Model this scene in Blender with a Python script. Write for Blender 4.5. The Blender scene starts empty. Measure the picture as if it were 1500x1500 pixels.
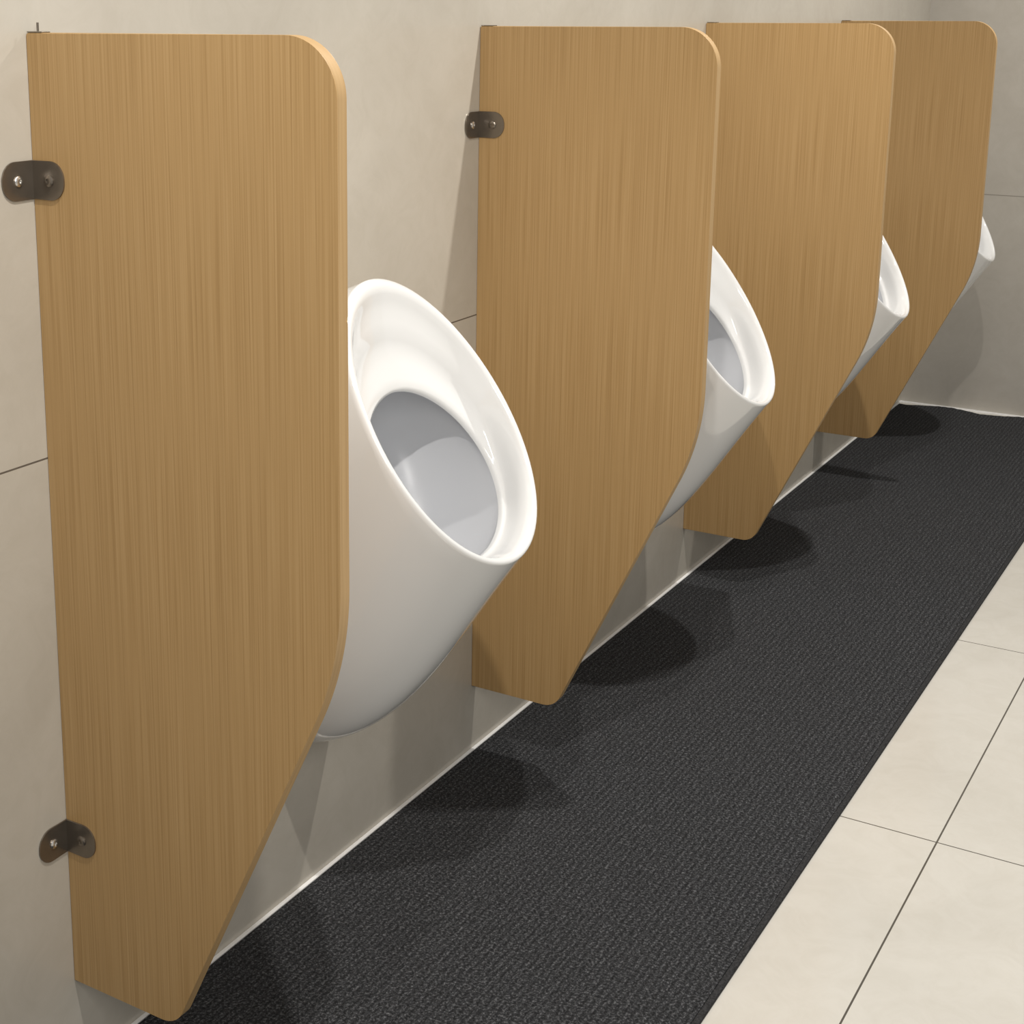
import bpy, bmesh, math, random
from mathutils import Matrix, Vector
random.seed(4)

# ---------------------------------------------------------------- camera fit
CAM = (1.3225, -1.3106, 1.4)
YAW, PITCH = 0.5636, 0.2263
F, PX, PY = 2241.27, 565.3, 535.0
S, D, ZT, ZB, ZS, XB = 1.0901, 0.4350, 1.3778, 0.1361, 0.6909, 0.177
XM, YF, ZJ, XT, C1, C2 = 0.6814, 4.343, 0.8646, 0.8484, 1.2255, 2.1588

fwd = Vector((-math.sin(YAW)*math.cos(PITCH), math.cos(YAW)*math.cos(PITCH), -math.sin(PITCH)))
rgt = fwd.cross(Vector((0, 0, 1))).normalized()
up = rgt.cross(fwd)
cd = bpy.data.cameras.new('camera')
cam = bpy.data.objects.new('camera', cd)
bpy.context.collection.objects.link(cam)
m = Matrix((rgt, up, -fwd)).transposed().to_4x4()
m.translation = Vector(CAM)
cam.matrix_world = m
cd.sensor_width = 36
cd.lens = F/1500*36
cd.shift_x = (750-PX)/1500
cd.shift_y = (PY-750)/1500
cd.clip_start = 0.02
bpy.context.scene.camera = cam

# ---------------------------------------------------------------- materials
def newmat(name):
    mt = bpy.data.materials.new(name); mt.use_nodes = True
    nt = mt.node_tree; b = nt.nodes['Principled BSDF']
    return mt, nt, b
def N(nt, t, **kw):
    n = nt.nodes.new(t)
    for k, v in kw.items():
        if k in n.inputs.keys(): n.inputs[k].default_value = v
        else: setattr(n, k, v)
    return n
def coords(nt, scale, kind='Object'):
    tc = nt.nodes.new('ShaderNodeTexCoord'); mp = nt.nodes.new('ShaderNodeMapping')
    mp.inputs['Scale'].default_value = scale
    nt.links.new(tc.outputs[kind], mp.inputs['Vector'])
    return mp.outputs['Vector']
def ramp(nt, fac, stops):
    r = nt.nodes.new('ShaderNodeValToRGB')
    el = r.color_ramp.elements
    while len(el) < len(stops): el.new(0.5)
    for e, (p, c) in zip(el, stops):
        e.position = p; e.color = (*c, 1)
    nt.links.new(fac, r.inputs['Fac'])
    return r.outputs['Color']
def mix(nt, a, b, fac, mode='MULTIPLY'):
    mx = nt.nodes.new('ShaderNodeMix'); mx.data_type = 'RGBA'; mx.blend_type = mode
    nt.links.new(a, mx.inputs[6]); nt.links.new(b, mx.inputs[7])
    if isinstance(fac, float): mx.inputs[0].default_value = fac
    else: nt.links.new(fac, mx.inputs[0])
    return mx.outputs[2]
def mth(nt, op, a, b=None):
    n = N(nt, 'ShaderNodeMath', operation=op)
    for i, x in enumerate((a, b)):
        if x is None: continue
        if isinstance(x, (int, float)): n.inputs[i].default_value = x
        else: nt.links.new(x, n.inputs[i])
    return n.outputs[0]

def oak():
    mt, nt, b = newmat('oak_laminate')
    n1 = N(nt, 'ShaderNodeTexNoise', Scale=1.0, Detail=2.0, Roughness=0.5)
    nt.links.new(coords(nt, (460, 460, 3.2)), n1.inputs['Vector'])
    n2 = N(nt, 'ShaderNodeTexNoise', Scale=1.0, Detail=1.0, Roughness=0.5)
    nt.links.new(coords(nt, (190, 190, 0.9)), n2.inputs['Vector'])
    n3 = N(nt, 'ShaderNodeTexNoise', Scale=1.0, Detail=1.0)
    nt.links.new(coords(nt, (8, 8, 0.4)), n3.inputs['Vector'])
    c1 = ramp(nt, n1.outputs['Fac'], [(0.25, (0.365, 0.218, 0.082)), (0.5, (0.455, 0.286, 0.119)), (0.75, (0.505, 0.328, 0.148))])
    c2 = ramp(nt, n2.outputs['Fac'], [(0.3, (0.955, 0.95, 0.94)), (0.65, (1, 1, 1))])
    c3 = ramp(nt, n3.outputs['Fac'], [(0.3, (0.98, 0.98, 0.98)), (0.7, (1.0, 1.0, 1.0))])
    c = mix(nt, mix(nt, c1, c2, 1.0), c3, 1.0)
    nt.links.new(c, b.inputs['Base Color'])
    b.inputs['Roughness'].default_value = 0.45
    bp = N(nt, 'ShaderNodeBump', Strength=0.03, Distance=0.001)
    nt.links.new(n1.outputs['Fac'], bp.inputs['Height']); nt.links.new(bp.outputs['Normal'], b.inputs['Normal'])
    return mt
def oak_edge():
    mt, nt, b = newmat('oak_edge_band')
    n1 = N(nt, 'ShaderNodeTexNoise', Scale=1.0, Detail=2.0)
    nt.links.new(coords(nt, (20, 300, 4)), n1.inputs['Vector'])
    c1 = ramp(nt, n1.outputs['Fac'], [(0.3, (0.40, 0.255, 0.11)), (0.7, (0.47, 0.31, 0.145))])
    nt.links.new(c1, b.inputs['Base Color']); b.inputs['Roughness'].default_value = 0.6
    return mt
def ceramic(name, lo, hi, rough=0.06, coat=0.6):
    mt, nt, b = newmat(name)
    n = N(nt, 'ShaderNodeTexNoise', Scale=3.0, Detail=1.0)
    nt.links.new(coords(nt, (1, 1, 1)), n.inputs['Vector'])
    nt.links.new(ramp(nt, n.outputs['Fac'], [(0.3, lo), (0.7, hi)]), b.inputs['Base Color'])
    b.inputs['Roughness'].default_value = rough
    b.inputs['Coat Weight'].default_value = coat
    return mt
def metal(name, col, rough=0.25, met=1.0):
    mt, nt, b = newmat(name)
    n = N(nt, 'ShaderNodeTexNoise', Scale=60.0, Detail=2.0)
    nt.links.new(coords(nt, (1, 1, 1)), n.inputs['Vector'])
    c = ramp(nt, n.outputs['Fac'], [(0.3, tuple(x*0.85 for x in col)), (0.7, col)])
    nt.links.new(c, b.inputs['Base Color'])
    b.inputs['Metallic'].default_value = met; b.inputs['Roughness'].default_value = rough
    return mt

def line_mask(nt, co, period, offset, width):
    w = N(nt, 'ShaderNodeMath', operation='WRAP')
    nt.links.new(mth(nt, 'SUBTRACT', co, offset - period/2), w.inputs[0]); w.inputs[1].default_value = period; w.inputs[2].default_value = 0
    return mth(nt, 'LESS_THAN', mth(nt, 'ABSOLUTE', mth(nt, 'SUBTRACT', w.outputs[0], period/2)), width/2)
def tile_mat(name, lo, hi, joint, masks_fn, rough, nscale=2.5):
    mt, nt, b = newmat(name)
    geo = nt.nodes.new('ShaderNodeNewGeometry'); sp = nt.nodes.new('ShaderNodeSeparateXYZ')
    nt.links.new(geo.outputs['Position'], sp.inputs[0])
    n = N(nt, 'ShaderNodeTexNoise', Scale=nscale, Detail=8.0, Roughness=0.6, Distortion=0.6)
    nt.links.new(geo.outputs['Position'], n.inputs['Vector'])
    c = ramp(nt, n.outputs['Fac'], [(0.32, lo), (0.68, hi)])
    n2 = N(nt, 'ShaderNodeTexNoise', Scale=nscale*5, Detail=6.0, Roughness=0.7, Distortion=1.5)
    nt.links.new(geo.outputs['Position'], n2.inputs['Vector'])
    c = mix(nt, c, ramp(nt, n2.outputs['Fac'], [(0.35, (0.955, 0.95, 0.94)), (0.6, (1, 1, 1))]), 1.0)
    jc = nt.nodes.new('ShaderNodeRGB'); jc.outputs[0].default_value = (*joint, 1)
    c = mix(nt, c, jc.outputs[0], masks_fn(nt, sp), 'MIX')
    nt.links.new(c, b.inputs['Base Color'])
    b.inputs['Roughness'].default_value = rough
    return mt
def floor_masks(nt, sp):
    return mth(nt, 'MAXIMUM', line_mask(nt, sp.outputs[0], 0.6, XT, 0.003), line_mask(nt, sp.outputs[1], C2-C1, C1, 0.0028))
def wall_masks(nt, sp):
    return line_mask(nt, sp.outputs[2], 5.0, ZJ, 0.0024)
def back_masks(nt, sp):
    return line_mask(nt, sp.outputs[2], 5.0, 0.78, 0.003)

def carpet(name, ribs=True):
    mt, nt, b = newmat(name)
    geo = nt.nodes.new('ShaderNodeNewGeometry')
    n = N(nt, 'ShaderNodeTexNoise', Scale=1.0, Detail=3.0, Roughness=0.75)
    mp0 = nt.nodes.new('ShaderNodeMapping'); mp0.inputs['Scale'].default_value = (270, 220, 270)
    nt.links.new(geo.outputs['Position'], mp0.inputs['Vector']); nt.links.new(mp0.outputs['Vector'], n.inputs['Vector'])
    if ribs:
        c = ramp(nt, n.outputs['Fac'], [(0.36, (0.016, 0.0164, 0.0175)), (0.52, (0.039, 0.040, 0.0425)), (0.70, (0.155, 0.158, 0.165))])
        wv = N(nt, 'ShaderNodeTexWave', Scale=1.0, Distortion=2.6, Detail=3.0); wv.inputs['Detail Scale'].default_value = 3.0
        wv.wave_type = 'BANDS'; wv.bands_direction = 'X'
        mp = nt.nodes.new('ShaderNodeMapping'); mp.inputs['Scale'].default_value = (27, 14, 27)
        nt.links.new(geo.outputs['Position'], mp.inputs['Vector']); nt.links.new(mp.outputs['Vector'], wv.inputs['Vector'])
        c = mix(nt, c, ramp(nt, wv.outputs['Fac'], [(0.1, (0.62, 0.62, 0.62)), (0.8, (1, 1, 1))]), 1.0)
    else:
        c = ramp(nt, n.outputs['Fac'], [(0.35, (0.018, 0.018, 0.0185)), (0.7, (0.055, 0.055, 0.057))])
    nt.links.new(c, b.inputs['Base Color'])
    b.inputs['Roughness'].default_value = 0.95
    b.inputs['Specular IOR Level'].default_value = 0.15
    bp = N(nt, 'ShaderNodeBump', Strength=0.4, Distance=0.002)
    nt.links.new(n.outputs['Fac'], bp.inputs['Height']); nt.links.new(bp.outputs['Normal'], b.inputs['Normal'])
    return mt

M_OAK, M_EDGE = oak(), oak_edge()
M_CER = ceramic('white_glazed_ceramic', (0.79, 0.79, 0.775), (0.83, 0.83, 0.815))
M_BAS = ceramic('basin_shade_ceramic', (0.485, 0.495, 0.515), (0.525, 0.535, 0.555), 0.28, 0.0)  # ceramic darkened to blue-grey, the bowl's shade put into its colour
M_DARK = metal('dark_bronze_metal', (0.25, 0.215, 0.175), 0.27, 0.8)
M_STEEL = metal('steel_screw', (0.75, 0.73, 0.70), 0.25)
M_WALL = tile_mat('beige_stone_wall_tile', (0.48, 0.442, 0.375), (0.55, 0.512, 0.44), (0.13, 0.11, 0.09), wall_masks, 0.24)
M_WALLB = tile_mat('beige_stone_back_wall_tile', (0.44, 0.41, 0.36), (0.52, 0.49, 0.435), (0.27, 0.245, 0.21), back_masks, 0.28)
M_FLOOR = tile_mat('cream_floor_tile', (0.605, 0.582, 0.525), (0.665, 0.642, 0.585), (0.10, 0.09, 0.075), floor_masks, 0.14)
M_MAT, M_MATB = carpet('charcoal_carpet'), carpet('black_mat_border', False)

# ---------------------------------------------------------------- helpers
def link(ob): bpy.context.collection.objects.link(ob); return ob
def mesh_obj(name, bm, mats, smooth=False, sharp=None):
    me = bpy.data.meshes.new(name)
    bmesh.ops.recalc_face_normals(bm, faces=bm.faces)
    bm.to_mesh(me); bm.free()
    for mt in mats: me.materials.append(mt)
    if smooth:
        for p in me.polygons: p.use_smooth = True
        if sharp: me.set_sharp_from_angle(angle=math.radians(sharp))
    return link(bpy.data.objects.new(name, me))
def box(name, a, b, mat, bevel=0):
    bm = bmesh.new()
    bmesh.ops.create_cube(bm, size=1)
    for v in bm.verts:
        v.co = Vector([a[i] + (v.co[i]+0.5)*(b[i]-a[i]) for i in range(3)])
    if bevel: bmesh.ops.bevel(bm, geom=list(bm.edges), offset=bevel, segments=2, affect='EDGES', profile=0.5)
    return mesh_obj(name, bm, [mat])
def round_poly(pts, radii, seg=20):
    out = []; n = len(pts)
    for i in range(n):
        p = Vector(pts[i]); a = Vector(pts[i-1]); c = Vector(pts[(i+1) % n]); r = radii[i]
        if r <= 0: out.append(tuple(p)); continue
        u = (a-p).normalized(); v = (c-p).normalized(); ang = u.angle(v)
        t = r/math.tan(ang/2); cen = p + (u+v).normalized()*(r/math.sin(ang/2))
        s = p+u*t-cen; e = p+v*t-cen; tot = s.angle(e)
        k_ = 4 if r < 0.01 else seg
        for k in range(k_+1):
            f = k/k_
            d = (s*math.sin((1-f)*tot) + e*math.sin(f*tot))/math.sin(tot)
            out.append(tuple(cen+d))
    return out
def prism(name, poly, place, thick, mats, bevel=0.0015, edge_mat=0):
    bm = bmesh.new()
    lo = [bm.verts.new(place(u, v, 0)) for u, v in poly]
    hi = [bm.verts.new(place(u, v, thick)) for u, v in poly]
    f1 = bm.faces.new(lo); f2 = bm.faces.new(hi[::-1]); n = len(poly)
    for i in range(n):
        f = bm.faces.new((lo[i], hi[i], hi[(i+1) % n], lo[(i+1) % n])); f.material_index = edge_mat
    if bevel:
        ed = list(set(list(f1.edges)+list(f2.edges)))
        bmesh.ops.bevel(bm, geom=ed, offset=bevel, segments=1, affect='EDGES', profile=0.5)
    return mesh_obj(name, bm, mats, True, 25)
def disc(name, c, axis, r, h, mat, dome=True):
    bm = bmesh.new(); seg = 24
    prof = [(r, 0), (r, h*0.4), (r*0.8, h*0.8), (r*0.45, h)] if dome else [(r, 0), (r, h)]
    prof += [(r*0.38, h), (r*0.34, h*0.45)] if dome else []
    A = Vector(axis).normalized(); T = A.orthogonal().normalized(); B = A.cross(T)
    rings = [[bm.verts.new(Vector(c)+A*hh+(T*math.cos(2*math.pi*i/seg)+B*math.sin(2*math.pi*i/seg))*rr) for i in range(seg)] for rr, hh in prof]
    for a, b in zip(rings, rings[1:]):
        for i in range(seg): bm.faces.new((a[i], a[(i+1) % seg], b[(i+1) % seg], b[i]))
    bm.faces.new(rings[0]); bm.faces.new(rings[-1])
    return mesh_obj(name, bm, [mat], True, 35)

# ---------------------------------------------------------------- setting
fl = box('floor', (-0.1, -2.4, -0.05), (3.2, YF+0.1, 0), M_FLOOR); fl['kind'] = 'structure'
wl = box('wall_left', (-0.1, -2.4, 0), (0, YF+0.1, 2.7), M_WALL); wl['kind'] = 'structure'
wb = box('wall_back', (0, YF, 0), (3.2, YF+0.1, 2.7), M_WALLB); wb['kind'] = 'structure'
M_TRIM, nt, b = newmat('white_sealant')
nn = N(nt, 'ShaderNodeTexNoise', Scale=30.0); nt.links.new(ramp(nt, nn.outputs['Fac'], [(0.3, (0.92, 0.915, 0.90)), (0.7, (0.96, 0.955, 0.945))]), b.inputs['Base Color'])
b.inputs['Roughness'].default_value = 0.3
tr = box('trim_1', (0.0, -2.4, 0), (0.0075, YF, 0.0045), M_TRIM, 0.001); tr['kind'] = 'structure'
n_ = 90
front = [(0.008+3.19*i/n_, YF-0.004-0.014*random.random()) for i in range(n_+1)]
tr = prism('trim_2', front+[(3.198, YF), (0.008, YF)], lambda u, v, w: (u, v, w), 0.004, [M_TRIM], 0); tr['kind'] = 'structure'

mat_root = link(bpy.data.objects.new('floor_mat', None)); mat_root.location = (0.35, 1, 0)
mat_root['label'] = 'long charcoal ribbed carpet runner beneath the urinals along the wall'; mat_root['category'] = 'mat'
BW = 0.010
n_ = 60
far = [((XM-BW)-(XM-BW-0.012)*i/n_, YF-0.040-0.020*math.sin(i*0.24)-0.008*random.random()) for i in range(n_+1)]
carp = prism('carpet_pile', far+[(0.012, -2.2), (XM-BW, -2.2)], lambda u, v, w: (u, v, w), 0.007, [M_MAT], 0)
bord = box('rubber_border', (XM-BW, -2.2, 0.0), (XM, YF-0.040, 0.007), M_MATB, 0.002)
bord['label'] = 'smooth black edging strip'
for o in (carp, bord):
    o.parent = mat_root; o.matrix_parent_inverse = Matrix.Translation(-mat_root.location)

# ---------------------------------------------------------------- partition
TH = 0.018
def build_partition():
    root = link(bpy.data.objects.new('urinal_partition', None))
    poly = [(0.0, ZB), (0.0, ZT), (D, ZT), (D, ZS), (XB, ZB)]
    poly = round_poly(poly, [0, 0.004, 0.065, 0.40, 0.038])
    panel = prism('panel', poly, lambda u, v, w: (u, w, v), TH, [M_OAK, M_EDGE], 0.001, 1)
    parts = [panel]
    for z in (1.208, 0.352):
        e = link(bpy.data.objects.new('wall_bracket', None)); e.location = (0, 0, z)
        e['label'] = 'dark metal corner bracket with rounded ends'
        h = 0.023; L = 0.051; t = 0.002
        sh = round_poly([(0, -h), (0, h), (L, h), (L, -h)], [0.001, 0.001, 0.0215, 0.0215])
        pa = prism('face_plate', sh, lambda u, v, w: (u, -t+w, v), t, [M_DARK], 0.0006)
        pw = prism('wall_plate', sh, lambda u, v, w: (0.0005+w, -u, v), t, [M_DARK], 0.0006)
        s1 = disc('screw', (0.028, -t, 0), (0, -1, 0), 0.007, 0.003, M_DARK)
        s2 = disc('screw', (0.0005+t, -0.026, 0), (1, 0, 0), 0.0065, 0.003, M_STEEL)
        s2['label'] = 'bright steel screw'
        for o in (pa, pw, s1, s2): o.parent = e
        parts.append(e)
    e = link(bpy.data.objects.new('top_clip', None)); e.location = (0.0, 0.006, ZT)
    e['label'] = 'small dark metal clip with upright pin'
    pl = box('clip_plate', (0.002, -0.006, 0), (0.026, 0.008, 0.0015), M_DARK, 0.0005)
    bmp = disc('pin', (0.014, 0.0, 0.0015), (0, 0, 1), 0.0014, 0.010, M_DARK, False)
    for o in (pl, bmp): o.parent = e
    parts.append(e)
    for o in parts: o.parent = root
    return root
def tree(o):
    out = [o]
    for c in o.children: out += tree(c)
    return out
def dup(root, skip=()):
    mp = {}
    for o in tree(root):
        if any(o in tree(k) for k in skip): continue
        n = o.copy(); bpy.context.collection.objects.link(n); mp[o] = n
    for o, n in mp.items():
        if o.parent in mp:
            n.parent = mp[o.parent]; n.matrix_parent_inverse = o.matrix_parent_inverse.copy()
    return mp[root]

p = build_partition()
ub = [c for c in p.children if c.name.startswith('wall_bracket') and c.location.z > 1]
lb = [c for c in p.children if c.name.startswith('wall_bracket') and c.location.z < 1]
pins = [g for c in p.children for g in c.children if g.name.startswith('pin')]
parts = [p, dup(p, pins+lb), dup(p, ub+pins), dup(p, pins)]
for i, q in enumerate(parts):
    q.location = (0, S*i, 0)
    q['label'] = 'light oak laminate privacy panel with rounded corners and tapered foot'
    q['category'] = 'partition'; q['group'] = 'privacy panels between the urinals'

# ---------------------------------------------------------------- urinal
def build_urinal():
    root = link(bpy.data.objects.new('urinal', None))
    NN = 96
    A0 = Vector((0.545, 0, -0.838)).normalized(); NV = Vector((0.838, 0, 0.545)).normalized()
    C0 = Vector((0.253, 0, 0.830))
    def ring(off, sa, sb, dep, egg=0.0):
        out = []
        for k in range(NN):
            th = 2*math.pi*k/NN
            ca, sb_ = -math.cos(th), math.sin(th)     # th=0 top
            w = sb*(1+egg*ca)
            out.append(C0 + A0*(off+sa*ca) + Vector((0, 1, 0))*w*sb_ + NV*dep)
        return out
    rim = ring(0, 0.229, 0.178, 0, 0.03)
    wall = []
    for k in range(NN):
        th = 2*math.pi*k/NN
        ca, sn = math.cos(th), math.sin(th)
        p_ = 0.48 if ca < 0 else 0.8
        zz = 0.635 + (0.352)*math.copysign(abs(ca)**p_, ca)
        wid = 0.132 + 0.038*min(1, max(0, (zz-0.28)/0.6))
        wall.append(Vector((-0.001, wid*math.copysign(abs(sn)**0.68, sn), zz)))
    outer = []
    NB = 26
    for j in range(NB+1):
        t = j/NB; lp = []
        for k in range(NN):
            th = 2*math.pi*k/NN; ca = math.cos(th)
            low = max(0, -ca)**0.75
            Rr, W = rim[k], wall[k]
            B1 = Rr + Vector((-0.02-0.120*low, 0, -0.01-0.185*low))
            B2 = W + Vector((0.055+0.125*low, 0.02*math.sin(th), 0))
            q = (1-t)**3*Rr + 3*(1-t)**2*t*B1 + 3*(1-t)*t*t*B2 + t**3*W
            lp.append(q)
        outer.append(lp)
    outer = outer[::-1]
    def shell(name, loops, mats, closed_end=False, close_start=False):
        bm = bmesh.new()
        R_ = [[bm.verts.new(v) for v in lp] for lp in loops]
        for a, b in zip(R_, R_[1:]):
            for i in range(NN): bm.faces.new((a[i], a[(i+1) % NN], b[(i+1) % NN], b[i]))
        if closed_end:
            c = bm.verts.new(sum((v.co for v in R_[-1]), Vector())/NN)
            for i in range(NN): bm.faces.new((R_[-1][i], R_[-1][(i+1) % NN], c))
        if close_start:
            c = bm.verts.new(sum((v.co for v in R_[0]), Vector())/NN)
            for i in range(NN): bm.faces.new((R_[0][(i+1) % NN], R_[0][i], c))
        return mesh_obj(name, bm, mats, True)
    def tb(top, bot, sb, dep, egg=0.0):
        return ring((top+bot)/2, (bot-top)/2, sb, dep, egg)
    inner = [tb(-.228, .228, .177, .003, .03), tb(-.225, .227, .176, .005, .03), tb(-.219, .224, .173, .007, .03),
             tb(-.211, .220, .169, .006, .03), tb(-.204, .217, .166, .002, .03), tb(-.196, .214, .164, -.004, .03),
             tb(-.184, .212, .162, -.011, .03), tb(-.168, .210, .160, -.018, .03), tb(-.155, .209, .159, -.024, .04),
             tb(-.144, .208, .158, -.031, .05), tb(-.132, .207, .157, -.038, .06), tb(-.110, .205, .154, -.043, .07),
             tb(-.088, .203, .151, -.047, .07), tb(-.074, .201, .147, -.049, .07), tb(-.069, .200, .145, -.053, .07),
             tb(-.070, .200, .146, -.059, .07)]
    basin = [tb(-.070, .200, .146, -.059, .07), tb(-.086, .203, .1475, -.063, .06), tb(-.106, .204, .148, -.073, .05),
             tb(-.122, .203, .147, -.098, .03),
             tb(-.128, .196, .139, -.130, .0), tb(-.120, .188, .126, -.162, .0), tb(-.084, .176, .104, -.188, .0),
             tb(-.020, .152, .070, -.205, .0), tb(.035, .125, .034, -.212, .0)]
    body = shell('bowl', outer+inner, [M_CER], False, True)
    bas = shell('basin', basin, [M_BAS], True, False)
    bas['label'] = 'inner basin with blue-grey shade in its colour'
    for o in (body, bas): o.parent = root
    return root
u = build_urinal()
us = [u]+[dup(u) for _ in range(3)]
offs = [(0, 0, 0), (0, -0.006, -0.007), (0, -0.004, -0.012), (0, 0, -0.012)]
for i, q in enumerate(us):
    q.location = Vector((0, S*(i+0.5)-0.015, 0)) + Vector(offs[i])
    q['label'] = 'white glazed ceramic wall-hung urinal with tilted oval rim'
    q['category'] = 'urinal'; q['group'] = 'wall-hung urinals along the wall'

# ---------------------------------------------------------------- light
def spot(x, y, power, r=0.022, z=2.6):
    ld = bpy.data.lights.new('downlight', 'SPOT'); ld.energy = power; ld.shadow_soft_size = r
    ld.spot_size = math.radians(140); ld.spot_blend = 0.8; ld.color = (1, 0.96, 0.91)
    lo = link(bpy.data.objects.new('downlight', ld)); lo.location = (x, y, z)
for y in (-0.4, 1.4, 3.2):
    spot(0.90, y, 100)
ld = bpy.data.lights.new('fill_light', 'AREA'); ld.shape = 'RECTANGLE'; ld.size = 0.6; ld.size_y = 1.2; ld.energy = 28; ld.color = (1, 0.97, 0.935)  # unseen soft fill added to brighten near faces and urinal bodies
lo = link(bpy.data.objects.new('fill_light', ld)); lo.location = (2.3, -1.7, 2.3)
lo.rotation_euler = (Vector((0.3, 1.2, 0.5))-lo.location).to_track_quat('-Z', 'Y').to_euler()
w = bpy.data.worlds.new('world'); bpy.context.scene.world = w; w.use_nodes = True
w.node_tree.nodes['Background'].inputs[0].default_value = (1, 0.98, 0.95, 1)
w.node_tree.nodes['Background'].inputs[1].default_value = 0.41
bpy.context.scene.view_settings.view_transform = 'Standard'
